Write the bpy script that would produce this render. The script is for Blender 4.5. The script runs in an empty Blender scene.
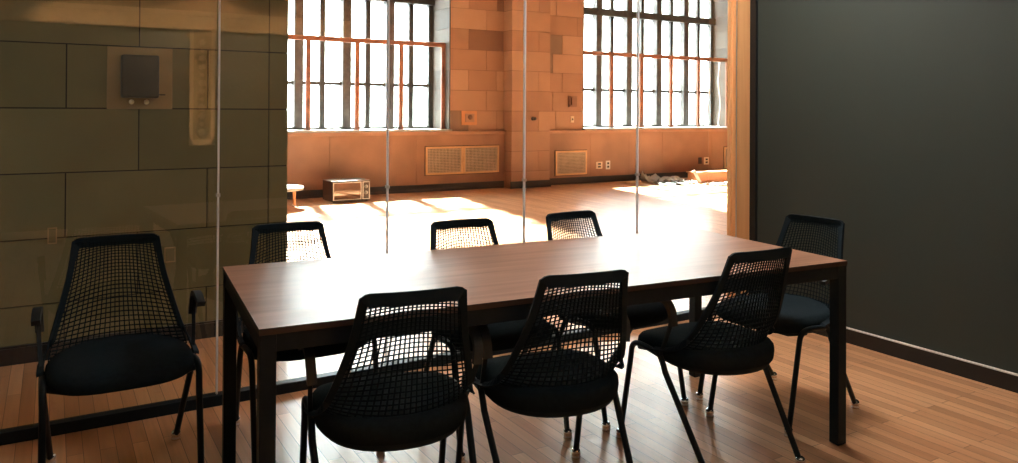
import bpy, bmesh, math, random
from mathutils import Vector, Matrix
random.seed(7)
sc = bpy.context.scene
COL = sc.collection
PI = math.pi

# ------------------------------------------------------------------ materials
def newmat(name):
    m = bpy.data.materials.new(name); m.use_nodes = True
    nt = m.node_tree; nt.nodes.clear()
    out = nt.nodes.new('ShaderNodeOutputMaterial')
    return m, nt, out
def N(nt, t, **kw):
    n = nt.nodes.new(t)
    for k, v in kw.items():
        setattr(n, k, v)
    return n
def ramp(nt, stops):
    r = N(nt, 'ShaderNodeValToRGB')
    el = r.color_ramp.elements
    while len(el) < len(stops): el.new(.5)
    for e, (p, c) in zip(el, stops):
        e.position = p; e.color = (*c, 1)
    return r
def obj_coords(nt, scale=(1, 1, 1), rot=(0, 0, 0)):
    tc = N(nt, 'ShaderNodeTexCoord'); mp = N(nt, 'ShaderNodeMapping')
    mp.inputs['Scale'].default_value = scale; mp.inputs['Rotation'].default_value = rot
    nt.links.new(tc.outputs['Object'], mp.inputs['Vector'])
    return mp.outputs['Vector']
def simple(name, col, rough=.5, metal=0, var=.12, scale=6, bump=0, bscale=80, spec=.5, coat=0):
    m, nt, out = newmat(name)
    b = N(nt, 'ShaderNodeBsdfPrincipled'); nt.links.new(b.outputs[0], out.inputs[0])
    b.inputs['Roughness'].default_value = rough; b.inputs['Metallic'].default_value = metal
    b.inputs['Specular IOR Level'].default_value = spec
    b.inputs['Coat Weight'].default_value = coat
    v = obj_coords(nt)
    n = N(nt, 'ShaderNodeTexNoise'); n.inputs['Scale'].default_value = scale; n.inputs['Detail'].default_value = 5
    nt.links.new(v, n.inputs['Vector'])
    lo = tuple(c * (1 - var) for c in col); hi = tuple(min(1, c * (1 + var)) for c in col)
    r = ramp(nt, [(.3, lo), (.7, hi)])
    nt.links.new(n.outputs['Fac'], r.inputs[0]); nt.links.new(r.outputs[0], b.inputs['Base Color'])
    if bump:
        n2 = N(nt, 'ShaderNodeTexNoise'); n2.inputs['Scale'].default_value = bscale
        nt.links.new(v, n2.inputs['Vector'])
        bp = N(nt, 'ShaderNodeBump'); bp.inputs['Strength'].default_value = bump; bp.inputs['Distance'].default_value = .002
        nt.links.new(n2.outputs['Fac'], bp.inputs['Height']); nt.links.new(bp.outputs[0], b.inputs['Normal'])
    return m

def plank_floor():
    m, nt, out = newmat('oak_strip_floor')
    b = N(nt, 'ShaderNodeBsdfPrincipled'); nt.links.new(b.outputs[0], out.inputs[0])
    v = obj_coords(nt, rot=(0, 0, PI / 2))
    br = N(nt, 'ShaderNodeTexBrick'); br.offset = .37; br.offset_frequency = 2; br.squash = 1
    br.inputs['Scale'].default_value = 1; br.inputs['Brick Width'].default_value = .85
    br.inputs['Row Height'].default_value = .057; br.inputs['Mortar Size'].default_value = .0011
    br.inputs['Mortar Smooth'].default_value = .2; br.inputs['Bias'].default_value = 0
    br.inputs['Color1'].default_value = (0, 0, 0, 1); br.inputs['Color2'].default_value = (1, 1, 1, 1)
    br.inputs['Mortar'].default_value = (.5, .5, .5, 1)
    # shift rows irregularly
    nt.links.new(v, br.inputs['Vector'])
    tone = ramp(nt, [(0, (.46, .22, .105)), (.5, (.58, .295, .15)), (1, (.70, .39, .21))])
    nt.links.new(br.outputs['Color'], tone.inputs[0])
    # long grain
    g = obj_coords(nt, scale=(22, 1.1, 1))
    n = N(nt, 'ShaderNodeTexNoise'); n.inputs['Scale'].default_value = 2.0; n.inputs['Detail'].default_value = 5
    n.inputs['Distortion'].default_value = .5
    nt.links.new(g, n.inputs['Vector'])
    gr = ramp(nt, [(.30, (.80, .76, .72)), (.62, (1.06, 1.05, 1.04))])
    nt.links.new(n.outputs['Fac'], gr.inputs[0])
    mx = N(nt, 'ShaderNodeMix', data_type='RGBA', blend_type='MULTIPLY'); mx.inputs[0].default_value = .62
    nt.links.new(tone.outputs[0], mx.inputs[6]); nt.links.new(gr.outputs[0], mx.inputs[7])
    # dark gaps between boards
    mx2 = N(nt, 'ShaderNodeMix', data_type='RGBA'); mx2.inputs[7].default_value = (.07, .03, .015, 1)
    nt.links.new(br.outputs['Fac'], mx2.inputs[0]); nt.links.new(mx.outputs[2], mx2.inputs[6])
    nt.links.new(mx2.outputs[2], b.inputs['Base Color'])
    rr = N(nt, 'ShaderNodeMapRange'); rr.inputs[3].default_value = .25; rr.inputs[4].default_value = .35
    nt.links.new(n.outputs['Fac'], rr.inputs[0]); nt.links.new(rr.outputs[0], b.inputs['Roughness'])
    b.inputs['Specular IOR Level'].default_value = .5
    add = N(nt, 'ShaderNodeMath', operation='MULTIPLY_ADD'); add.inputs[1].default_value = -1; add.inputs[2].default_value = 1
    nt.links.new(br.outputs['Fac'], add.inputs[0])
    bp = N(nt, 'ShaderNodeBump'); bp.inputs['Strength'].default_value = .5; bp.inputs['Distance'].default_value = .001
    nt.links.new(add.outputs[0], bp.inputs['Height']); nt.links.new(bp.outputs[0], b.inputs['Normal'])
    return m

def wood(name, dark, light, axis=0, rough=.35, scale=1.0, stretch=14, spec=.5):
    m, nt, out = newmat(name)
    b = N(nt, 'ShaderNodeBsdfPrincipled'); nt.links.new(b.outputs[0], out.inputs[0])
    s = [stretch, stretch, stretch]; s[axis] = .9
    v = obj_coords(nt, scale=tuple(x * scale for x in s))
    n = N(nt, 'ShaderNodeTexNoise'); n.inputs['Scale'].default_value = 1.6; n.inputs['Detail'].default_value = 8
    n.inputs['Distortion'].default_value = .8
    nt.links.new(v, n.inputs['Vector'])
    r = ramp(nt, [(.3, dark), (.7, light)])
    nt.links.new(n.outputs['Fac'], r.inputs[0]); nt.links.new(r.outputs[0], b.inputs['Base Color'])
    rr = N(nt, 'ShaderNodeMapRange'); rr.inputs[3].default_value = rough - .04; rr.inputs[4].default_value = rough + .06
    nt.links.new(n.outputs['Fac'], rr.inputs[0]); nt.links.new(rr.outputs[0], b.inputs['Roughness'])
    b.inputs['Specular IOR Level'].default_value = spec
    return m

def glass_mat(name, tint=(.97, .98, .97), ior=1.75):
    m, nt, out = newmat(name)
    t = N(nt, 'ShaderNodeBsdfTransparent'); t.inputs[0].default_value = (*tint, 1)
    g = N(nt, 'ShaderNodeBsdfGlossy'); g.inputs['Roughness'].default_value = 0.0
    f = N(nt, 'ShaderNodeFresnel'); f.inputs[0].default_value = ior
    mx = N(nt, 'ShaderNodeMixShader')
    # one reflecting face per pane: the back faces only let light through
    ge = N(nt, 'ShaderNodeNewGeometry'); fr = N(nt, 'ShaderNodeMath', operation='SUBTRACT'); fr.inputs[0].default_value = 1; nt.links.new(ge.outputs['Backfacing'], fr.inputs[1])
    mu = N(nt, 'ShaderNodeMath', operation='MULTIPLY'); nt.links.new(f.outputs[0], mu.inputs[0]); nt.links.new(fr.outputs[0], mu.inputs[1])
    nt.links.new(mu.outputs[0], mx.inputs[0]); nt.links.new(t.outputs[0], mx.inputs[1]); nt.links.new(g.outputs[0], mx.inputs[2])
    nt.links.new(mx.outputs[0], out.inputs[0])
    return m
def dirty_glass():
    m, nt, out = newmat('dusty_window_glass')
    t = N(nt, 'ShaderNodeBsdfTransparent')
    tr = N(nt, 'ShaderNodeBsdfTranslucent'); tr.inputs[0].default_value = (.8, .83, .82, 1)
    v = obj_coords(nt, scale=(3, 3, 1.0))
    n = N(nt, 'ShaderNodeTexNoise'); n.inputs['Scale'].default_value = 2.5; n.inputs['Detail'].default_value = 8
    nt.links.new(v, n.inputs['Vector'])
    r = ramp(nt, [(.4, (.86, .9, .9)), (.75, (.55, .58, .58))])
    nt.links.new(n.outputs['Fac'], r.inputs[0]); nt.links.new(r.outputs[0], t.inputs[0])
    mx = N(nt, 'ShaderNodeMixShader'); mx.inputs[0].default_value = .15
    nt.links.new(t.outputs[0], mx.inputs[1]); nt.links.new(tr.outputs[0], mx.inputs[2]); nt.links.new(mx.outputs[0], out.inputs[0])
    return m

M = {}
M['floor'] = plank_floor()
M['green'] = simple('dark_green_paint', (.024, .034, .028), .75, var=.06, scale=1.5, bump=.15, bscale=150)
M['black_base'] = simple('black_skirting_paint', (.010, .013, .015), .38, var=.1)
M['black_metal'] = simple('black_powder_coat', (.0085, .0155, .021), .5, var=.1, scale=30, bump=.1, bscale=400, spec=.16)
M['black_plastic'] = simple('black_plastic', (.0085, .0180, .026), .75, var=.08, scale=20, spec=.14)
M['black_mesh'] = simple('black_elastomer', (.0075, .0150, .020), .9, var=.05, scale=20, spec=.08)
M['black_fabric'] = simple('black_seat_fabric', (.0095, .0165, .0215), 1.0, var=.12, scale=60, bump=.3, bscale=600, spec=.08)
M['arm'] = simple('grey_black_arm_plastic', (.010, .019, .025), .65, var=.1)
M['chrome'] = simple('bright_steel', (.75, .75, .76), .14, 1, var=.03)
M['brushed'] = simple('brushed_aluminium', (.55, .55, .54), .35, 1, var=.08)
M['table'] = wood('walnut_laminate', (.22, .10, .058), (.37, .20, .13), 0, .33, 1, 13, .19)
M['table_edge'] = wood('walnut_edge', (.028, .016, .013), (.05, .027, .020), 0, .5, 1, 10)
M['post'] = wood('honey_oak', (.70, .36, .15), (.77, .42, .185), 2, .4, 1, 16)
M['stone'] = [simple('olive_stone_%d' % i, c, .8, var=.10, scale=3, bump=.4, bscale=50) for i, c in enumerate([(.152, .127, .052), (.140, .119, .048), (.163, .135, .056)])]
M['stone_joint'] = simple('dark_joint', (.02, .016, .01), .9)
M['terra'] = [simple('terracotta_block_%d' % i, c, .6, var=.09, scale=2.5, bump=.3, bscale=60) for i, c in enumerate([(.32, .18, .115), (.275, .148, .092), (.355, .21, .138), (.165, .082, .05), (.175, .108, .074)])]
M['terra_joint'] = simple('terracotta_joint', (.10, .04, .02), .9)
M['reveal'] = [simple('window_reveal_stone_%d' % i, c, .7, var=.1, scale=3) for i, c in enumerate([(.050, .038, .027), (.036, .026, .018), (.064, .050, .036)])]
M['dado'] = simple('dado_terracotta', (.27, .145, .09), .55, var=.22, scale=1.6, bump=.2, bscale=50)
M['dado_cap'] = simple('dado_cap', (.33, .18, .115), .5, var=.15, scale=3)
M['hall_base'] = simple('hall_black_base', (.022, .022, .024), .5)
M['plaster'] = simple('cream_plaster', (.62, .52, .40), .85, var=.05, scale=1)
M['hall_ceiling'] = simple('hall_plaster', (.60, .45, .30), .85, var=.05, scale=1)
M['rear'] = simple('tan_rear_wall', (.24, .135, .06), .8, var=.08, scale=1.2)
M['carved'] = simple('carved_buff_stone', (.86, .60, .32), .7, var=.12, scale=14, bump=.4, bscale=60)
M['steel_win'] = simple('weathered_steel_sash', (.035, .034, .030), .6, .3, var=.4, scale=14)
M['steel_band'] = simple('worn_brown_mullion', (.05, .045, .04), .6, .2, var=.45, scale=10)
M['rust'] = simple('rust_red_steel', (.24, .095, .05), .55, .1, var=.25, scale=9)
M['sill'] = simple('white_window_sill', (.30, .29, .27), .5, var=.12, scale=8)
M['pane'] = dirty_glass()
M['glass'] = glass_mat('clear_partition_glass')
def milky():
    m, nt, out = newmat('milky_silicone')
    t = N(nt, 'ShaderNodeBsdfTranslucent'); t.inputs[0].default_value = (.85, .87, .9, 1)
    d = N(nt, 'ShaderNodeBsdfDiffuse'); d.inputs[0].default_value = (.8, .8, .82, 1)
    mx = N(nt, 'ShaderNodeMixShader'); mx.inputs[0].default_value = .4
    nt.links.new(t.outputs[0], mx.inputs[1]); nt.links.new(d.outputs[0], mx.inputs[2]); nt.links.new(mx.outputs[0], out.inputs[0])
    return m
M['silicone'] = milky()
M['vent_frame'] = simple('vent_frame_tan', (.72, .46, .25), .5, .2, var=.1)
M['vent_grille'] = simple('vent_grille_cream', (.55, .45, .34), .5, .2, var=.12)
M['vent_shade'] = simple('vent_shade', (.035, .02, .014), .8)
M['ivory'] = simple('ivory_plastic', (.72, .62, .48), .4, var=.06)
M['brown_plate'] = simple('tan_stone_plate', (.30, .20, .085), .7, var=.12, scale=6)
M['dark_box'] = simple('dark_brown_box', (.016, .011, .009), .5)
M['brass'] = simple('polished_brass', (.95, .86, .62), .4, .6)
M['tvwood'] = wood('tv_walnut_case', (.018, .010, .007), (.038, .022, .014), 0, .4, 2, 14)
M['tvtop'] = simple('tv_dusty_top', (.16, .14, .12), .5, var=.3, scale=20)
M['screen'] = simple('brown_crt_glass', (.10, .052, .03), .06, var=.1, spec=1.0)
M['silver'] = simple('silver_trim', (.62, .62, .62), .3, .8)
M['white'] = simple('white_paint', (.80, .79, .76), .35, var=.05)
M['legwood'] = wood('pale_orange_wood', (.50, .24, .12), (.62, .32, .17), 2, .45)
M['boxwood'] = wood('orange_board', (.56, .22, .085), (.66, .29, .13), 0, .45)
M['paper'] = simple('grey_white_paper', (.42, .41, .38), .7, var=.2, scale=8)
M['darkpaper'] = simple('dark_olive_sheet', (.10, .105, .075), .6, var=.4, scale=8)
M['cable'] = simple('white_cable', (.78, .75, .70), .5)
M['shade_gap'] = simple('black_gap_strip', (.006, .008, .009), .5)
M['lampglass'] = None

# ------------------------------------------------------------------ mesh helpers
class MB:
    def __init__(s): s.bm = bmesh.new()
    def box(s, x0, x1, y0, y1, z0, z1, mi=0, bev=0, mat=None):
        vs = [s.bm.verts.new((x, y, z)) for z in (z0, z1) for x, y in ((x0, y0), (x1, y0), (x1, y1), (x0, y1))]
        fs = [(0, 3, 2, 1), (4, 5, 6, 7), (0, 1, 5, 4), (1, 2, 6, 5), (2, 3, 7, 6), (3, 0, 4, 7)]
        F = []
        for f in fs:
            fc = s.bm.faces.new([vs[i] for i in f]); fc.material_index = mi; F.append(fc)
        if mat is not None:
            for v in vs: v.co = mat @ v.co
        if bev:
            es = list({e for f in F for e in f.edges})
            r = bmesh.ops.bevel(s.bm, geom=es, offset=bev, segments=2, profile=.6, affect='EDGES')
            for f in r['faces']: f.material_index = mi
        return s
    def tube(s, pts, r, n=10, mi=0, caps=True, closed=False, flat=None):
        """sweep a round (or rectangular: flat=(w,h)) section along a polyline"""
        pts = [Vector(p) for p in pts]; rings = []
        m = len(pts); up = None
        for i, p in enumerate(pts):
            if closed: t = pts[(i + 1) % m] - pts[(i - 1) % m]
            else: t = pts[min(i + 1, m - 1)] - pts[max(i - 1, 0)]
            t.normalize()
            if up is None:
                up = Vector((0, 0, 1)) if abs(t.z) < .9 else Vector((0, 1, 0))
            a = t.cross(up).normalized(); b = a.cross(t).normalized(); up = b
            rr = r[i] if isinstance(r, (list, tuple)) else r
            if flat:
                w, h = flat
                ring = [p + a * w * sx + b * h * sy for sx, sy in ((-.5, -.5), (.5, -.5), (.5, .5), (-.5, .5))]
            else:
                ring = [p + (a * math.cos(2 * PI * k / n) + b * math.sin(2 * PI * k / n)) * rr for k in range(n)]
            rings.append([s.bm.verts.new(v) for v in ring])
        q = len(rings[0])
        rng = range(m) if closed else range(m - 1)
        for i in rng:
            A, B = rings[i], rings[(i + 1) % m]
            for k in range(q):
                f = s.bm.faces.new((A[k], A[(k + 1) % q], B[(k + 1) % q], B[k])); f.material_index = mi; f.smooth = flat is None
        if caps and not closed:
            s.bm.faces.new(rings[0][::-1]).material_index = mi; s.bm.faces.new(rings[-1]).material_index = mi
        return s
    def lathe(s, prof, c=(0, 0, 0), n=20, mi=0, axis='z', smooth=True):
        rings = []
        for r, h in prof:
            ring = []
            for k in range(n):
                a = 2 * PI * k / n; u, v = r * math.cos(a), r * math.sin(a)
                p = (u, v, h) if axis == 'z' else ((u, -h, v) if axis == '-y' else (h, u, v))
                ring.append(s.bm.verts.new((c[0] + p[0], c[1] + p[1], c[2] + p[2])))
            rings.append(ring)
        for A, B in zip(rings, rings[1:]):
            for k in range(n):
                f = s.bm.faces.new((A[k], A[(k + 1) % n], B[(k + 1) % n], B[k])); f.material_index = mi; f.smooth = smooth
        s.bm.faces.new(rings[0][::-1]).material_index = mi; s.bm.faces.new(rings[-1]).material_index = mi
        return s
    def build(s, name, mats, parent=None):
        bmesh.ops.recalc_face_normals(s.bm, faces=s.bm.faces)
        me = bpy.data.meshes.new(name); s.bm.to_mesh(me); s.bm.free()
        for m in (mats if isinstance(mats, (list, tuple)) else [mats]): me.materials.append(m)
        o = bpy.data.objects.new(name, me); COL.objects.link(o)
        if parent: o.parent = parent
        return o
def tag(o, label=None, cat=None, group=None, kind=None):
    if label: o['label'] = label
    if cat: o['category'] = cat
    if group: o['group'] = group
    if kind: o['kind'] = kind
    return o
def struct(o): o['kind'] = 'structure'; return o
def empty(name, loc, rz=0):
    o = bpy.data.objects.new(name, None); COL.objects.link(o)
    o.location = loc; o.rotation_euler = (0, 0, rz); o.empty_display_size = .1
    return o
def kids(o): return [c for c in COL.objects if c.parent == o]
def copy_tree(o, parent=None):
    ch = kids(o)
    c = o.copy(); COL.objects.link(c); c.parent = parent
    for k in ch: copy_tree(k, c)
    return c
def arc(pts, n=6):
    """smooth polyline through pts (Catmull-Rom)"""
    P = [Vector(p) for p in pts]; out = []
    for i in range(len(P) - 1):
        p0 = P[max(i - 1, 0)]; p1 = P[i]; p2 = P[i + 1]; p3 = P[min(i + 2, len(P) - 1)]
        for k in range(n):
            t = k / n
            out.append(.5 * ((2 * p1) + (-p0 + p2) * t + (2 * p0 - 5 * p1 + 4 * p2 - p3) * t * t + (-p0 + 3 * p1 - 3 * p2 + p3) * t ** 3))
    out.append(P[-1]); return out

# ------------------------------------------------------------------ dimensions (metres; X along the glass, Y into the hall)
YG, XR, YS, YH = 3.635, 3.987, 4.764, 11.54
FILL = 5.0
YW = 12.25                       # hall window plane
HX0, HX1, HZ = -4.0, 15.0, 6.6   # hall extent
RX0, RY0, RZ = -2.6, -2.5, 2.9   # conference room extent

# ------------------------------------------------------------------ floor, ceilings
b = MB(); b.box(HX0 - .3, HX1 + .3, RY0 - .2, YW + .5, -.1, 0)
struct(b.build('floor', M['floor']))
b = MB(); b.box(RX0 - .15, XR + .13, RY0 - .15, YG + .06, RZ, RZ + .12)
struct(b.build('ceiling', M['plaster']))
b = MB(); b.box(HX0 - .2, HX1 + .2, YG - .1, YW + .4, HZ, HZ + .2)
struct(b.build('ceiling_hall', M['hall_ceiling']))

# ------------------------------------------------------------------ block walls (the pattern stays inside the wall's own mesh)
COURSE = .3475
def blocks(b, x0, x1, z0, z1, yf, depth, widths, nm, shift=0.0, gap=.004, zoff=0.0, axis='x', weights=None, xj=None):
    """ashlar blocks on a face at y=yf (axis x) facing -y, or at x=yf (axis y)"""
    z = zoff; row = 0
    while z < z1:
        a, c = max(z, z0), min(z + COURSE, z1)
        if c > a + .01:
            if xj: xs = sorted({x0, x1, *[q for q in xj[row % len(xj)] if x0 < q < x1]})
            else:
                xs = [x0]; x = x0 + (widths * .5 if row % 2 else widths) + shift
                while x < x1 - .08: xs.append(x); x += widths * (1 if random.random() < .7 else .8)
                xs.append(x1)
            for p, q in zip(xs, xs[1:]):
                mi = random.choices(range(nm), weights)[0] if weights else random.randrange(nm)
                if axis == 'x': b.box(p + gap / 2, q - gap / 2, yf, yf + depth, a + gap / 2, c - gap / 2, mi)
                else: b.box(yf, yf + depth, p + gap / 2, q - gap / 2, a + gap / 2, c - gap / 2, mi)
        z += COURSE; row += 1

# olive stone wall beyond the glass (left)
Aj = [-3.3, -2.6, -1.9, -1.3, -.62, .065, .784, 1.136]; Bj = [-3.0, -2.3, -1.6, -.95, -.28, .42, 1.136]
b = MB()
for p, q in ((HX0, 1.254),): b.box(p, q - .006, YS + .012, YS + .60, 0, HZ, 3)
blocks(b, HX0, 1.254, 0, HZ, YS, .05, .7, 3, gap=.007, zoff=-.052, xj=[Aj, Bj])
struct(b.build('wall_left_stone', M['stone'] + [M['stone_joint']]))
b = MB(); b.box(HX0, 1.256, YS - .018, YS, 0, .085); b.box(HX0, 1.256, YS - .012, YS, .085, .095)
struct(b.build('baseboard_left_stone', M['black_base']))

# terracotta hall wall with two tall windows
W1 = (1.70, 5.735); W2 = (8.49, 12.53)
b = MB()
wt = [5, 4, 4, 2.4, 1.6]
def hw(x0, x1, z0=0.0, z1=HZ, w=.62):
    b.box(x0 + .003, x1 - .003, YH + .012, YW + .3, z0, z1, 5)
    blocks(b, x0, x1, z0, z1, YH, .02, w, 5, zoff=-.06, weights=wt, gap=.006)
hw(HX0, W1[0]); hw(W1[1], W2[0], w=.69); hw(W2[1], HX1)
for w in (W1, W2):
    b.box(w[0], w[1], YH + .012, YW + .3, 0, .985, 5)
    b.box(w[0], w[1], YH + .012, YW + .3, 6.1, HZ, 5)
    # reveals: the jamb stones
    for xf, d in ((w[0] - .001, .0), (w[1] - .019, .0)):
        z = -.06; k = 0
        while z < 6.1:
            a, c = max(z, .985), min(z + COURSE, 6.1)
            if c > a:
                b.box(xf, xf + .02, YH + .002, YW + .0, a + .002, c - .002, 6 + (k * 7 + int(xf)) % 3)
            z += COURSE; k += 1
struct(b.build('wall_hall', M['terra'] + [M['terra_joint']] + M['reveal']))
# projecting pilaster
b = MB()
b.box(6.775, 7.555, YH - .27, YH + .02, 0, HZ, 5)
z = -.06; k = 0
while z < HZ:
    a, c = max(z, 0), min(z + COURSE, HZ)
    xs = [6.77, 7.02 + .3 * (k % 2), 7.56]
    for p, q in zip(xs, xs[1:]):
        b.box(p + .002, q - .002, YH - .28, YH, a + .003, c - .003, random.choices(range(5), [5, 4, 4, .8, .4])[0])
    z += COURSE; k += 1
struct(b.build('trim_1', M['terra'] + [M['terra_joint']]))
# dado panels with cap ledge below windows
def dado(name, x0, x1, joints):
    b = MB(); xs = [x0] + joints + [x1]
    for p, q in zip(xs, xs[1:]): b.box(p + .002, q - .002, YH - .05, YH + .03, .0, .93, 0)
    b.box(x0, x1, YH - .085, YH + .05, .93, .985, 1, bev=.008)
    struct(b.build(name, [M['dado'], M['dado_cap']]))
dado('trim_2', HX0, 6.77, [-3, -1.8, -.6, .6, 1.9, 3.66, 5.1]); dado('trim_3', 7.56, HX1, [8.62, 9.55, 10.4, 11.75, 13])
def base(name, x0, x1, y): 
    b = MB(); b.box(x0, x1, y - .02, y, 0, .12, bev=.004); return struct(b.build(name, M['hall_base']))
base('baseboard_hall_left', HX0, 6.75, YH - .05); base('baseboard_hall_right', 7.58, HX1, YH - .05); base('baseboard_hall_pilaster', 6.75, 7.58, YH - .28)
# window sills: light stone ledge
# hall side walls and front wall
b = MB(); b.box(HX0 - .2, HX0, YG, YW + .3, 0, HZ); struct(b.build('wall_hall_left', M['dado']))
b = MB(); b.box(HX1, HX1 + .2, YG - .1, YW + .3, 0, HZ); struct(b.build('wall_hall_right', M['dado']))
b = MB(); b.box(XR + .13, HX1, YG - .05, YG + .08, 0, HZ); b.box(HX0, XR + .13, YG - .05, YG + .08, RZ, HZ)
struct(b.build('wall_hall_front', M['dado']))

# ------------------------------------------------------------------ hall windows
def window(idx, w, wide, narrow, barz, thickz):
    x0, x1 = w; ztop = 6.1
    root = MB()
    # outer steel frame
    root.box(x0, x0 + .10, YW - .06, YW + .06, .985, ztop); root.box(x1 - .10, x1, YW - .06, YW + .06, .985, ztop)
    root.box(x0, x1, YW - .07, YW + .06, .985, 1.055); root.box(x0, x1, YW - .05, YW + .05, ztop - .08, ztop)
    o = struct(root.build('window_%d' % idx, M['steel_win']))
    m = MB()
    for x in wide: m.box(x - .072, x + .072, YW - .11, YW + .07, 1.05, ztop - .05, bev=.006)
    m.build('mullion', M['steel_band'], o)
    m = MB()
    for x in narrow: m.box(x - .042, x + .042, YW - .05, YW + .04, 1.05, ztop - .05)
    for z in barz: m.box(x0, x1, YW - .045, YW + .035, z - .025, z + .025)
    for z in thickz: m.box(x0, x1, YW - .12, YW + .06, z - .07, z + .07, bev=.006)
    m.build('glazing_bars', M['steel_win'], o)
    m = MB(); m.box(x0 + .02, x1 - .02, YW + .010, YW + .016, 1.02, ztop - .02)
    m.build('pane', M['pane'], o)
    m = MB(); m.box(x0 - .02, x1 + .0, YH - .09, YW - .05, .985, 1.02, bev=.006)
    m.build('sill', M['sill'], o)
    return o
window(1, W1, [1.80, 2.58, 3.36, 4.15, 4.907], [2.19, 2.97, 3.758, 4.533, 5.312], [1.765, 2.50, 3.95, 4.7, 5.4], [3.235, 4.75])
window(2, W2, [9.328, 10.10, 10.90, 11.668], [8.93, 9.697, 10.494, 11.3, 12.08], [1.762, 2.50, 3.95, 4.7, 5.4], [3.31, 4.75])

# rust-red guard rails standing in the window openings
def rail(x0, x1, posts, label):
    r = empty('window_guard_rail', ((x0 + x1) / 2, 11.72, 1.02)); cx = (x0 + x1) / 2
    m = MB(); m.box(x0 - cx, x1 - cx, -.025, .025, 1.385, 1.46, bev=.004); m.build('top_rail', M['rust'], r)
    for p in posts:
        m = MB(); m.box(p - .036 - cx, p + .036 - cx, -.02, .02, .0, 1.40, bev=.003); m.box(p - .05 - cx, p + .05 - cx, -.04, .04, 0, .012)
        m.build('post', M['rust'], r)
    tag(r, label, 'guard rail', 'red guard rails in the tall windows')
rail(1.72, 5.715, [1.86, 2.62, 3.384, 4.17, 4.922, 5.687], 'rust-red steel guard rail across the left tall window')
rail(8.51, 12.51, [8.53, 9.287, 10.04, 10.834, 11.60, 12.435], 'rust-red steel guard rail across the right tall window')

# ------------------------------------------------------------------ glass partition
SE = [-2.6, -1.81, -1.02, -.21, .640, 1.457, 2.276, 3.10, 3.93]
b = MB(); b.box(RX0, 3.95, YG - .0, YG + .055, 0, .048, bev=.003)
wg = struct(b.build('wall_glass', M['black_metal']))
b = MB(); b.box(RX0, 3.9, YG, YG + .055, RZ - .06, RZ); b.build('top_channel', M['black_metal'], wg)
for p, q in zip(SE, SE[1:]):
    m = MB(); m.box(p + .003, q - .003, YG + .021, YG + .033, .03, RZ - .03); m.build('pane', M['glass'], wg)
for x in [q + .010 for q in SE[1:-1]]:
    m = MB(); m.box(x - .0034, x + .0034, YG + .018, YG + .036, .04, RZ - .03); m.build('seam', M['silicone'], wg)
    m = MB(); m.box(x - .007, x + .007, YG + .012, YG + .042, .94, .955); m.build('clip', M['brushed'], wg)

# ------------------------------------------------------------------ conference room shell
b = MB(); b.box(XR, XR + .13, RY0, YG + .08, 0, RZ); struct(b.build('wall_right', M['green']))
b = MB(); b.box(XR - .016, XR, RY0, 3.49, 0, .082, bev=.003); br = struct(b.build('baseboard_right', M['black_base']))
b = MB(); b.box(XR - .019, XR, RY0, 3.49, .0825, .0895, bev=.0015); b.build('baseboard_highlight', M['white'], br)  # white strip paints the highlight along the top edge of the baseboard
b = MB(); b.box(RX0 - .13, RX0, RY0, YG + .08, 0, RZ); struct(b.build('wall_left', M['green']))
b = MB(); b.box(RX0, XR, RY0 - .13, RY0, 0, 2.3, 0); b.box(RX0, XR, RY0 - .13, RY0, 2.3, RZ, 1); struct(b.build('wall_rear', [simple('near_black_wall', (.014, .015, .012), .7), M['rear']]))
# oak jamb at the end of the glass
b = MB(); b.box(3.835, XR - .022, 3.535, 3.592, 0, RZ, bev=.004)
tp = struct(b.build('trim_4', M['post']))
b = MB(); b.box(3.815, 3.835, 3.566, 3.592, 0, RZ); b.build('glass_stop', M['post'], tp)
b = MB(); b.box(3.8345, 3.8385, 3.531, 3.536, 0.05, RZ - .1); b.build('edge_bead', M['silver'], tp)
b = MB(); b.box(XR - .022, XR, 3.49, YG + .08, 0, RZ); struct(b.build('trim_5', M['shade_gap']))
# rear wall: cornice band and carved pilaster strip (seen mirrored in the glass)
b = MB()
for y, z0, z1 in ((.10, 2.44, 2.50), (.07, 2.32, 2.44), (.09, 2.275, 2.32)): b.box(RX0, XR, RY0, RY0 + y, z0, z1, bev=.01)
struct(b.build('trim_6', M['carved']))
b = MB(); b.box(1.40, 1.69, RY0, RY0 + .03, .9, 2.275, 1, bev=.006)
for x in (1.40, 1.645): b.box(x, x + .045, RY0 + .03, RY0 + .055, .9, 2.275, 0, bev=.006)
b.box(1.40, 1.69, RY0 + .03, RY0 + .055, .9, .97, 0, bev=.006)
z = 1.06
k = 0
while z < 2.2:
    r = (.062, .034, .05)[k % 3]
    b.lathe([(r, 0), (r * .85, .02), (r * .4, .035), (.004, .04)], (1.545, RY0 + .03, z), 14, axis='-y')
    if k % 3 == 0:
        for s_ in (-1, 1): b.lathe([(.02, 0), (.016, .018), (.004, .022)], (1.545 + s_ * .072, RY0 + .03, z + .05), 10, axis='-y')
    z += .098; k += 1
for v in b.bm.verts:
    if v.co.y < RY0 - .0001: v.co.y = RY0 + .03 + (RY0 + .03 - v.co.y)
o = b.build('trim_7', [M['carved'], M['brown_plate']]); struct(o)

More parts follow.
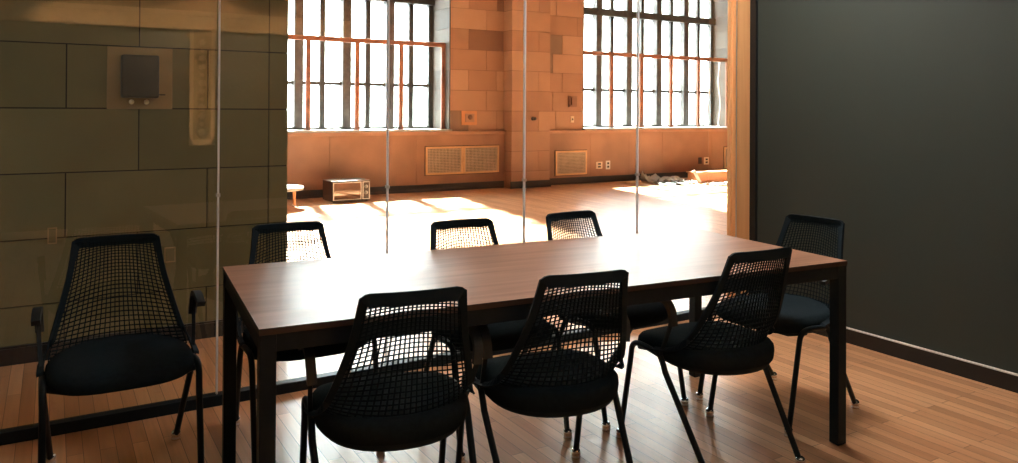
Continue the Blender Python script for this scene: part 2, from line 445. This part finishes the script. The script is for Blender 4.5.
# ------------------------------------------------------------------ conference table
TX, TY, TL, TW, TH = .487, 2.135, 2.278, .92, -math.radians(4.56)
tb = empty('conference_table', (TX, TY, 0), TH)
tag(tb, 'long conference table with a walnut top and square black legs', 'table')
b = MB(); b.box(0, TL, 0, TW, .722, .74, 0)
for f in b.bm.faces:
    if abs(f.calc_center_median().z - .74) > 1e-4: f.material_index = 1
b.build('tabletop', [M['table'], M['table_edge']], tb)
b = MB()
for x0, x1, y0, y1 in ((.002, TL - .002, .004, .044), (.002, TL - .002, TW - .044, TW - .004), (.004, .044, .044, TW - .044), (TL - .044, TL - .004, .044, TW - .044)):
    b.box(x0, x1, y0, y1, .672, .721, bev=.002)
b.build('frame', M['black_metal'], tb)
for x in (.002, TL - .047):
    for y in (.002, TW - .047):
        b = MB(); b.box(x, x + .045, y, y + .045, 0.004, .721, bev=.002); b.box(x + .006, x + .039, y + .006, y + .039, 0, .005)
        b.build('leg', M['black_metal'], tb)

# ------------------------------------------------------------------ mesh-back chairs
def side_curve(v):
    """back frame, right half: v 0 (seat) .. 1 (top)"""
    P = [(.240, .03, .432), (.236, -.065, .455), (.222, -.135, .51), (.197, -.19, .60), (.170, -.237, .71), (.153, -.277, .825)]
    A = arc(P, 8); t = v * (len(A) - 1); i = min(int(t), len(A) - 2); return A[i].lerp(A[i + 1], t - i)
def frame_path():
    A = [side_curve(i / 26) for i in range(27)]
    R = [Vector((p.x, p.y, p.z)) for p in A]
    top = [Vector((.146, -.279, .829)), Vector((.138, -.281, .835)), Vector((.125, -.283, .838))]
    for k in range(1, 10):
        x = .125 - .25 * k / 10; top.append(Vector((x, -.283 - .012 * (1 - (x / .125) ** 2), .838)))
    top += [Vector((-.125, -.283, .838)), Vector((-.138, -.281, .835)), Vector((-.146, -.279, .829))]
    L = [Vector((-p.x, p.y, p.z)) for p in reversed(A)]
    return R + top + L
def band(b, path, inner, w0, th, mi=0):
    """flat band: outer edge = path, inner edge offset toward 'inner' function; gives real thickness"""
    rows = []
    for i, p in enumerate(path):
        t = (path[min(i + 1, len(path) - 1)] - path[max(i - 1, 0)]).normalized()
        n = inner(p)                       # local surface normal (out of the back)
        s = t.cross(n).normalized()
        w = w0(i / (len(path) - 1))
        q = p - s * w
        rows.append([b.bm.verts.new(p + n * th / 2), b.bm.verts.new(q + n * th * .4), b.bm.verts.new(q - n * th * .4), b.bm.verts.new(p - n * th / 2)])
    for A, B in zip(rows, rows[1:]):
        for k in range(4): 
            f = b.bm.faces.new((A[k], A[(k + 1) % 4], B[(k + 1) % 4], B[k])); f.material_index = mi
    b.bm.faces.new(rows[0]); b.bm.faces.new(rows[-1][::-1])
ZB = .425
def back_point(u, v):
    """surface of the mesh back. u -1..1, v 0..1"""
    s = side_curve(.16 + .84 * v); w = s.x - .012
    bulge = .020 + .115 * (1 - v) ** 2
    zc = s.z + (v * .0)
    y = s.y - bulge * (1 - u * u)
    z = s.z - (1 - v) ** 2 * .045 * (1 - u * u)
    return Vector((u * w, y, z))
def make_chair():
    r = empty('mesh_back_chair', (0, 0, 0))
    # back frame
    b = MB(); path = frame_path()
    def nrm(p): 
        return Vector((p.x * .9, -1, .12 if p.z > .5 else .9)).normalized()
    n = len(path)
    def wd(t):
        e = min(t, 1 - t) * 2
        return .021 + .017 * min(1, max(0, (e - .68) / .12))
    band(b, path, nrm, lambda t: wd(t), .013)
    # turn the band inward if it grew outward
    top_i = n // 2
    b.build('back_frame', M['black_plastic'], r)
    # mesh back strands
    b = MB(); NU, NV = 23, 33
    vs = [1.48 * k / NV - .48 * (k / NV) ** 2 for k in range(NV + 1)]
    for i in range(NU + 1):
        u = -1 + 2 * i / NU
        pts = []
        for k in range(17):
            v = k / 16; uu = u * (1 - .10 * math.sin(PI * v) * (1 - abs(u)))
            pts.append(back_point(uu, v) )
        for p in pts: p.z = min(p.z, .834)
        b.tube(pts, 0, flat=(.0036, .0036))
    for v in vs:
        pts = []
        for k in range(19):
            u = -1 + 2 * k / 18
            lift = .085 * math.sin(PI * min(1, v * .9 + .05)) * (1 - u * u)
            vv = min(1, v + lift); 
            pts.append(back_point(u, vv))
        for p in pts: p.z = min(p.z, .834)
        b.tube(pts, 0, flat=(.0034, .0038 if v < .6 else .0029))
    b.build('mesh_back', M['black_mesh'], r)
    # seat pan with cushion
    b = MB(); n = 44; rings = []
    prof = [(.40, .344), (.72, .348), (.92, .362), (.985, .386), (1.0, .420), (.992, .438), (.95, .450), (.82, .457), (.5, .452), (.2, .449)]
    for s, z in prof:
        ring = []
        for k in range(n):
            a = 2 * PI * k / n; c, sn = math.cos(a), math.sin(a)
            e = 3.4 if sn > 0 else 2.15
            x = .236 * math.copysign(abs(c) ** (2 / e), c) * s
            y = .245 * math.copysign(abs(sn) ** (2 / e), sn) * s
            zz = z + (max(0, .424 - z) * (.5 + .5 * y / .245) * .75) - (.018 * max(0, (y / .245)) ** 3 if sn > 0 else -.012 * (abs(y) / .245) ** 2) 
            ring.append(b.bm.verts.new((x, y - .005, zz)))
        rings.append(ring)
    for i, (A, B) in enumerate(zip(rings, rings[1:])):
        for k in range(n):
            f = b.bm.faces.new((A[k], A[(k + 1) % n], B[(k + 1) % n], B[k])); f.smooth = True
            f.material_index = 1 if i < 3 else 0
    b.bm.faces.new(rings[0][::-1]).material_index = 1; f = b.bm.faces.new(rings[-1]); f.smooth = True
    b.build('seat', [M['black_fabric'], M['black_plastic']], r)
    # under-seat steel cross frame
    b = MB()
    for y in (.13, .0): b.tube([(-.236, y, .408), (-.15, y, .382), (.15, y, .382), (.236, y, .408)], .011)
    b.build('seat_frame', M['black_metal'], r)
    for sx in (-1, 1):
        fl = arc([(.238 * sx, .02, .412), (.241 * sx, .10, .419), (.240 * sx, .155, .412), (.236 * sx, .178, .375), (.239 * sx, .249, .016)], 6)
        fl = arc([(.238 * sx, .00, .410), (.241 * sx, .08, .420), (.240 * sx, .140, .418), (.239 * sx, .170, .398), (.238 * sx, .180, .360)], 5) + [Vector((.239 * sx, .249, .016))]
        rl = arc([(.240 * sx, .02, .425), (.242 * sx, -.005, .412), (.243 * sx, -.025, .385), (.243 * sx, -.04, .355)], 5) + [Vector((.218 * sx, -.267, .016))]
        for pts in (fl, rl):
            m = MB(); m.tube(pts, .0112, 12); leg = m.build('leg', M['black_metal'], r)
            e = pts[-1]
            g = MB(); g.lathe([(.010, .0), (.017, .001), (.0185, .007), (.015, .012), (.0175, .018), (.0185, .026), (.0165, .033), (.012, .037)], (e.x, e.y, 0), 16)
            g.build('foot_glide', M['chrome'], leg)
        # armrest: thin steel upright and moulded pad that dips at its front end
        m = MB()
        pts = arc([(.243 * sx, -.01, .415), (.252 * sx, -.055, .49), (.256 * sx, -.085, .555), (.258 * sx, -.08, .60)], 5)
        m.tube(pts, 0, flat=(.013, .009)); arm = m.build('armrest', M['black_metal'], r)
        m = MB()
        pad = arc([(.252 * sx, -.095, .545), (.256 * sx, -.09, .60), (.257 * sx, -.055, .632), (.260 * sx, .0, .632), (.262 * sx, .055, .612)], 5)
        m.tube(pad, 0, flat=(.028, .019)); m.build('arm_pad', M['arm'], arm)
    return r
proto = make_chair()
G = 'black mesh-back chairs around the table'
CH = [  # centre x, y, heading (degrees clockwise, 0 faces the hall), label
    (0.914, 2.245, 9, 'black mesh-back chair at the near side of the table, nearest the left front table leg'),
    (1.469, 2.199, 9, 'black mesh-back chair in the middle of the near side of the table'),
    (2.234, 2.202, 3.2, 'black mesh-back chair at the near side of the table, nearest the right front table leg'),
    (0.22, 3.09, 180.4, 'black mesh-back armchair standing apart at the left, in front of the dark stone wall'),
    (0.888, 3.105, 181.5, 'black mesh-back chair across the table, its top half against the stone wall edge'),
    (1.596, 2.833, 183, 'black mesh-back chair in the middle of the far side, below the double wall vent'),
    (2.225, 2.817, 176, 'black mesh-back chair across the table, rightmost of the far side row'),
    (2.853, 2.379, -93.5, 'black mesh-back chair at the right end of the table, beside the dark green wall'),
]
for i, (x, y, a, lab) in enumerate(CH):
    o = proto if i == 0 else copy_tree(proto)
    o.location = (x, y, 0); o.rotation_euler = (0, 0, -math.radians(a))
    tag(o, lab, 'chair', G)

# ------------------------------------------------------------------ things on the hall wall
def vent(x0, x1, z0, z1, y, label):
    cx, cz = (x0 + x1) / 2, z0; w, h = (x1 - x0) / 2, z1 - z0
    r = empty('wall_vent', (cx, y, cz)); f = .03
    m = MB()
    m.box(-w, w, -.025, 0, 0, f); m.box(-w, w, -.025, 0, h - f, h); m.box(-w, -w + f, -.025, 0, f, h - f); m.box(w - f, w, -.025, 0, f, h - f)
    m.build('frame', M['vent_frame'], r)
    m = MB(); m.box(-w - .012, w + .012, -.006, -.001, -.012, h + .012); m.build('shade_backing', M['vent_shade'], r)  # dark sheet paints the shade behind the grille and around the frame
    m = MB(); k = -w + f + .012
    while k < w - f: m.box(k - .0045, k + .0045, -.020, -.012, f, h - f); k += .026
    k = f + .012
    while k < h - f: m.box(-w + f, w - f, -.022, -.016, k - .0045, k + .0045); k += .026
    m.build('grille', M['vent_grille'], r)
    tag(r, label, 'vent', 'square-mesh vents in the dado')
yd = YH - .051
vent(5.26, 5.945, .272, .735, yd, 'square-mesh wall vent, left half of the double vent below the left tall window')
vent(5.955, 6.645, .272, .735, yd, 'square-mesh wall vent, right half of the double vent below the left tall window')
vent(7.83, 8.53, .165, .61, yd, 'single square-mesh wall vent between the pilaster and the right tall window')
vent(12.10, 12.8, .155, .597, yd, 'square-mesh wall vent beside the oak jamb, farthest right')

def plate(name, x0, x1, z0, z1, y, mat, label, cat, extra=None, d=.012):
    r = empty(name, ((x0 + x1) / 2, y, z0)); w = (x1 - x0) / 2; h = z1 - z0
    m = MB(); m.box(-w, w, -d, 0, 0, h, bev=.003); m.build('cover_plate', mat, r)
    if extra: extra(r, w, h, d)
    return tag(r, label, cat)
def sockets(r, w, h, d):
    for q in (.3, .7):
        m = MB(); m.box(-w * .45, w * .45, -d - .004, -d, h * q - h * .12, h * q + h * .12, bev=.001); m.build('socket', M['hall_base'], r)
def emblem(r, w, h, d):
    m = MB(); m.box(-w * .62, w * .62, -d - .02, -d, h * .2, h * .8, bev=.008); m.build('raised_panel', M['terra'][0], r)
    m = MB(); m.lathe([(.04, 0), (.045, .01), (.02, .02)], (0, -d - .02, h * .55), 12, axis='-y'); m.build('boss', M['terra'][3], r)
plate('wall_plaque', 5.945, 6.235, 1.09, 1.33, YH, simple('orange_plaque', (.46, .20, .085), .5), 'terracotta square plaque low on the wall right of the left tall window', 'plaque', emblem, .02)
plate('wall_thermostat', 8.15, 8.32, 1.41, 1.61, YH, M['terra'][3], 'small dark metal box on the terracotta wall beside the right tall window', 'thermostat',
      lambda r, w, h, d: MB().box(-w * .6, w * .3, -d - .03, -d, h * .2, h * .85, bev=.006).build('cover', M['terra'][3], r), .04)
plate('wall_switch', 8.205, 8.275, 1.125, 1.24, YH, M['ivory'], 'ivory wall switch below the small dark metal box', 'switch',
      lambda r, w, h, d: MB().box(-.012, .012, -d - .012, -d, h * .35, h * .65).build('toggle', M['hall_base'], r))
plate('wall_outlet', 8.755, 8.90, .255, .385, yd, M['ivory'], 'wide ivory wall outlet right of the single vent', 'outlet', sockets)
plate('wall_outlet', 8.985, 9.085, .24, .40, yd, M['silver'], 'narrow grey wall outlet right of the wide ivory one', 'outlet', sockets)
plate('wall_outlet', 11.37, 11.46, .27, .40, yd, M['hall_base'], 'dark wall outlet above the orange board, left of its ivory neighbour', 'outlet', sockets)
plate('wall_outlet', 11.53, 11.66, .25, .40, yd, M['ivory'], 'ivory wall outlet above the orange board, right of its dark neighbour', 'outlet', sockets)
r = empty('wall_lever', (7.20, YH - .28, 1.20)); 
MB().lathe([(.035, 0), (.035, .012), (.014, .018), (.014, .05), (.03, .06), (.026, .085), (.005, .09)], (0, 0, 0), 16, axis='-y').build('knob', M['hall_base'], r)
MB().tube([(0, -.07, 0), (-.05, -.075, .012), (-.075, -.08, -.01)], .01).build('lever', M['hall_base'], r)
tag(r, 'small black lever knob on the face of the terracotta pilaster', 'lever')

# stone-wall fittings
bx = empty('wall_telephone_box', (.4245, YS, 1.335))
tag(bx, 'dark boxy device with two bright knobs on a tan panel of the olive stone wall', 'wall box')
MB().box(-.166, .166, -.012, -.001, 0, .345, bev=.003).build('back_panel', M['brown_plate'], bx)
MB().box(-.1, .09, -.085, -.012, .062, .300, bev=.012).build('housing', M['dark_box'], bx)
MB().box(.09, .125, -.05, -.04, .078, .084).build('side_lever', M['dark_box'], bx)
for x in (-.045, .031):
    MB().lathe([(.011, 0), (.014, .012), (.012, .028), (.004, .033)], (x, -.012, .04), 16, axis='-y').build('knob', M['brass'], bx)
def ring_plate(x0, x1, z0, z1, lab):
    r = empty('wall_outlet', ((x0 + x1) / 2, YS, z0)); w = (x1 - x0) / 2; h = z1 - z0
    m = MB(); t = .006
    m.box(-w, w, -.008, 0, 0, t); m.box(-w, w, -.008, 0, h - t, h); m.box(-w, -w + t, -.008, 0, t, h - t); m.box(w - t, w, -.008, 0, t, h - t)
    m.build('rim', M['brown_plate'], r)
    MB().box(-w + t, w - t, -.005, 0, t, h - t).build('cover_plate', M['stone'][0], r)
    tag(r, lab, 'outlet')
ring_plate(-.016, .028, .614, .70, 'small olive outlet plate with a pale rim at the left of the stone wall')
ring_plate(.556, .615, .46, .545, 'faint olive outlet plate on the stone wall, right of the armchair back')

# ------------------------------------------------------------------ television on the hall floor
tv = empty('television', (3.745, 10.74, 0), math.radians(2)); tag(tv, 'old wood-cased television with silver bezel and two knobs on the hall floor', 'television')
MB().box(-.29, .29, 0, .40, .012, .30, bev=.006).build('case', M['tvwood'], tv)
MB().box(-.292, .292, -.002, .402, .300, .308, bev=.002).build('top_panel', M['tvtop'], tv)
for x in (-.25, .25):
    for y in (.04, .36): MB().lathe([(.014, 0), (.016, .012)], (x, y, 0), 10).build('foot', M['hall_base'], tv)
m = MB(); t = .010
for x0, x1, z0, z1 in ((-.275, .150, .030, .285), (.172, .280, .030, .285)):
    m.box(x0, x1, -.014, 0, z0, z0 + t); m.box(x0, x1, -.014, 0, z1 - t, z1); m.box(x0, x0 + t, -.014, 0, z0 + t, z1 - t); m.box(x1 - t, x1, -.014, 0, z0 + t, z1 - t)
m.build('bezel', M['silver'], tv)
m = MB(); n = 14; g = []
for j in range(n + 1):
    row = []
    for i in range(n + 1):
        u, v = -1 + 2 * i / n, -1 + 2 * j / n
        row.append(m.bm.verts.new((-.0625 + u * .2025, -.002 - .030 * (1 - .5 * u * u - .5 * v * v) * 1.0, .1575 + v * .1175)))
    g.append(row)
for j in range(n):
    for i in range(n): m.bm.faces.new((g[j][i], g[j][i + 1], g[j + 1][i + 1], g[j + 1][i])).smooth = True
m.build('screen', M['screen'], tv)
MB().box(.182, .270, -.006, 0, .04, .275).build('control_panel', M['tvwood'], tv)
for z in (.215, .125):
    MB().lathe([(.026, 0), (.026, .006), (.018, .010), (.016, .028), (.004, .030)], (.226, -.006, z), 18, axis='-y').build('knob', M['silver'], tv)
MB().box(.195, .257, -.010, -.006, .05, .075).build('speaker_slots', M['hall_base'], tv)

# low white side table half hidden by the stone wall
st = empty('side_table', (2.62, 10.50, 0)); tag(st, 'low white side table with a pale wooden leg, cut off by the stone wall edge', 'table')
m = MB(); m.lathe([(.30, .245), (.345, .250), (.350, .270), (.345, .288), (.30, .292)], (0, 0, 0), 36); m.build('tabletop', M['white'], st)
for k in range(3):
    a = math.radians(5 + 120 * k)
    x, y = .24 * math.cos(a), .24 * math.sin(a)
    m = MB(); m.lathe([(.018, .03), (.022, .06), (.017, .12), (.024, .17), (.020, .245)], (x, y, 0), 14); l = m.build('leg', M['legwood'], st)
    m = MB(); m.lathe([(.012, 0), (.026, .008), (.026, .022), (.014, .03)], (x, y, 0), 12); m.build('caster', M['chrome'], l)

# debris on the hall floor by the right window
def sheet(x, y, w, d, h, rz, mat, label, seed, tilt=0, name='crumpled_sheet'):
    random.seed(seed); m = MB(); n = 9; g = []
    hs = [[random.random() for _ in range(n + 1)] for _ in range(n + 1)]
    for j in range(n + 1):
        row = []
        for i in range(n + 1):
            u, v = i / n - .5, j / n - .5
            fold = abs(((i * .9 + j * .35 + seed) % 3.2) / 3.2 - .5) * 2
            row.append(m.bm.verts.new((u * w + (hs[j][i] - .5) * w * .05, v * d + (hs[i][j] - .5) * d * .08, .004 + h * fold * (.45 + .55 * hs[j][i]) * (1 - 1.2 * abs(v)) + tilt * max(0, v + .5))))
        g.append(row)
    fs = []
    for j in range(n):
        for i in range(n): fs.append(m.bm.faces.new((g[j][i], g[j][i + 1], g[j + 1][i + 1], g[j + 1][i])))
    o = m.build(name, mat)
    md = o.modifiers.new('s', 'SOLIDIFY'); md.thickness = .003
    o.location = (x, y, 0); o.rotation_euler = (0, 0, rz)
    return tag(o, label, 'paper', 'crumpled sheets on the hall floor')
sheet(9.30, 11.14, .50, .30, .05, .1, M['vent_frame'], 'flat tan crumpled sheet, leftmost of the debris by the baseboard', 3)
sheet(9.74, 11.10, .36, .5, .24, -.15, M['paper'], 'peaked grey-white crumpled sheet, second from the left in the debris', 5)
sheet(9.72, 10.56, .55, .42, .09, -.2, M['darkpaper'], 'dark crumpled sheet in the middle of the debris', 8)
sheet(10.24, 11.10, .5, .4, .15, .1, M['paper'], 'pale creased sheet by the baseboard, behind and right of the dark one', 12)
sheet(10.20, 10.60, .26, .34, .10, -.2, M['paper'], 'pale rumpled sheet just left of the leaning white board', 17)
bd = empty('orange_board', (10.95, 10.62, 0), math.radians(-4)); tag(bd, 'long orange wooden box lying on the hall floor beside the oak jamb', 'wooden box')
MB().box(-.55, .75, -.10, .14, 0.0, .175, bev=.006).build('body', M['boxwood'], bd)
MB().box(-.57, .77, -.12, .16, .176, .20, bev=.006).build('lid', M['boxwood'], bd)
m = MB(); m.box(-.03, .03, -.008, .008, 0, .26, bev=.002); o = m.build('white_board', M['white']); o.location = (10.38, 10.43, .001); o.rotation_euler = (-.25, -.45, 0)
o.location.z = .014
tag(o, 'short white board leaning on the left end of the orange box', 'board')
for k, (x, y, w, d, rz) in enumerate(((10.42, 10.06, .40, .26, -.2), (10.90, 10.12, .42, .28, -.1))):
    sheet(x, y, w, d, .07, rz, M['paper'], ['white papers lying in front of the orange box, left pile', 'white papers lying in front of the orange box, right pile beside the oak jamb'][k], 21 + k)

# cables hanging in the right window
for k, (x, dx) in enumerate(((12.02, .05), (12.36, -.04))):
    pts = arc([(x, 11.86, 2.40), (x + dx, 11.86, 2.0), (x - dx * .2, 11.85, 1.5), (x - .05, 11.84, 1.14), (x - .09, 11.80, 1.035), (x - .14, 11.80, 1.031)], 8)
    m = MB(); m.tube(pts, .011, 8)
    tag(m.build('hanging_cable', M['cable']), ['white cable hanging from the right guard rail, left of the pair', 'white cable hanging from the right guard rail, right of the pair'][k], 'cable')

# ------------------------------------------------------------------ light
w = bpy.data.worlds.new('World'); sc.world = w; w.use_nodes = True
nt = w.node_tree; bg = nt.nodes['Background']; bg.inputs[0].default_value = (.88, .95, 1.0, 1); bg.inputs[1].default_value = 20.0
s = bpy.data.lights.new('sun', 'SUN'); s.energy = 420; s.angle = math.radians(3.2); s.color = (1, .97, .92)
so = bpy.data.objects.new('sun', s); COL.objects.link(so)
az, el = math.radians(9.0), math.radians(46)
d = -Vector((math.sin(az) * math.cos(el), math.cos(az) * math.cos(el), math.sin(el)))
so.rotation_euler = d.to_track_quat('-Z', 'Y').to_euler(); so.location = (6, 20, 12)
for k, wn in enumerate((W1, W2)):
    l = bpy.data.lights.new('sky_portal', 'AREA'); l.shape = 'RECTANGLE'; l.size = wn[1] - wn[0]; l.size_y = 5.1
    l.cycles.is_portal = True
    o = bpy.data.objects.new('sky_portal', l); COL.objects.link(o)
    o.location = ((wn[0] + wn[1]) / 2, YW + .12, 3.55); o.rotation_euler = (-PI / 2, 0, 0)

# added glowing panels under the conference room ceiling, out of view, to brighten it
def emit(col, st):
    m, nt, out = newmat('fill_diffuser'); e = N(nt, 'ShaderNodeEmission'); e.inputs[0].default_value = (*col, 1); e.inputs[1].default_value = st
    nt.links.new(e.outputs[0], out.inputs[0]); return m
FILL_PANELS = ((1.5, -1.3, 5, 'added square fill panel near the rear wall of the meeting room'), (.9, 1.1, 8, 'added square fill panel above the near left side of the meeting room'),
         (3.05, 2.75, 48, 'added square fill panel above the right end of the table'))
for k, (x, y, st, lab) in enumerate(FILL_PANELS):
    r = empty('fill_panel', (x, y, RZ - .06))
    MB().box(-.32, .32, -.32, .32, 0, .06, bev=.01).build('housing', M['white'], r)
    MB().box(-.29, .29, -.29, .29, -.006, -.001).build('diffuser', emit((1, .93, .85), st), r)
    tag(r, lab, 'fill panel', 'added fill panels')

# added unseen spotlights that brighten the rear wall for its reflection
for k, (x, lab) in enumerate(((.5, 'added fill spotlight aimed at the rear wall, left of the carved strip'), (1.6, 'added fill spotlight aimed at the carved strip of the rear wall'), (2.8, 'added fill spotlight aimed at the rear wall, right of the carved strip'))):
    r = empty('fill_spotlight', (x, -1.35, RZ - .16))
    MB().lathe([(.05, .10), (.05, .16)], (0, 0, 0), 18).build('mount', M['white'], r)
    MB().tube([(0, 0, .10), (0, -.04, .03)], .012).build('stem', M['white'], r)
    MB().tube([(0, .0, .06), (0, -.09, -.04)], [.035, .05], 18).build('shade', M['white'], r)
    tag(r, lab, 'spotlight', 'added spots washing the rear wall')
    l = bpy.data.lights.new('fill_spot_beam', 'SPOT'); l.energy = 950 if k == 1 else 260; l.color = (1, .68, .38); l.spot_size = math.radians(95); l.spot_blend = .7; l.shadow_soft_size = .04
    o = bpy.data.objects.new('fill_spot_beam', l); COL.objects.link(o); o.location = (x, -1.46, RZ - .22)
    o.rotation_euler = (Vector((x, RY0, 1.75)) - o.location).to_track_quat('-Z', 'Y').to_euler()

# ------------------------------------------------------------------ camera
f, yaw, h, y0, roll, pitch = 766.0178, .5378, 1.338, 106.5269, .0055, .0053
cd = bpy.data.cameras.new('camera'); cam = bpy.data.objects.new('camera', cd); COL.objects.link(cam)
cd.sensor_width = 36; cd.lens = f / 1018 * 36; cd.sensor_fit = 'HORIZONTAL'
cd.shift_y = -(231.5 - y0) / 1018; cd.clip_start = .05
fwd = Vector((math.sin(yaw) * math.cos(pitch), math.cos(yaw) * math.cos(pitch), math.sin(pitch)))
right = Vector((math.cos(yaw), -math.sin(yaw), 0)); up = right.cross(fwd)
# image content turns clockwise by roll -> camera turns counter-clockwise
r2 = right * math.cos(roll) + up * math.sin(roll); u2 = up * math.cos(roll) - right * math.sin(roll)
mw = Matrix((r2, u2, -fwd)).transposed().to_4x4(); mw.translation = Vector((0, 0, h))
cam.matrix_world = mw
sc.camera = cam
sc.view_settings.view_transform = 'Standard'; sc.view_settings.look = 'None'
sc.view_settings.gamma = 1; sc.view_settings.exposure = 0; sc.view_settings.use_curve_mapping = False
sc.cycles.max_bounces = 10; sc.cycles.diffuse_bounces = 5; sc.cycles.glossy_bounces = 4; sc.cycles.transparent_max_bounces = 16
sc.cycles.sample_clamp_indirect = 8; sc.cycles.caustics_reflective = False; sc.cycles.caustics_refractive = False
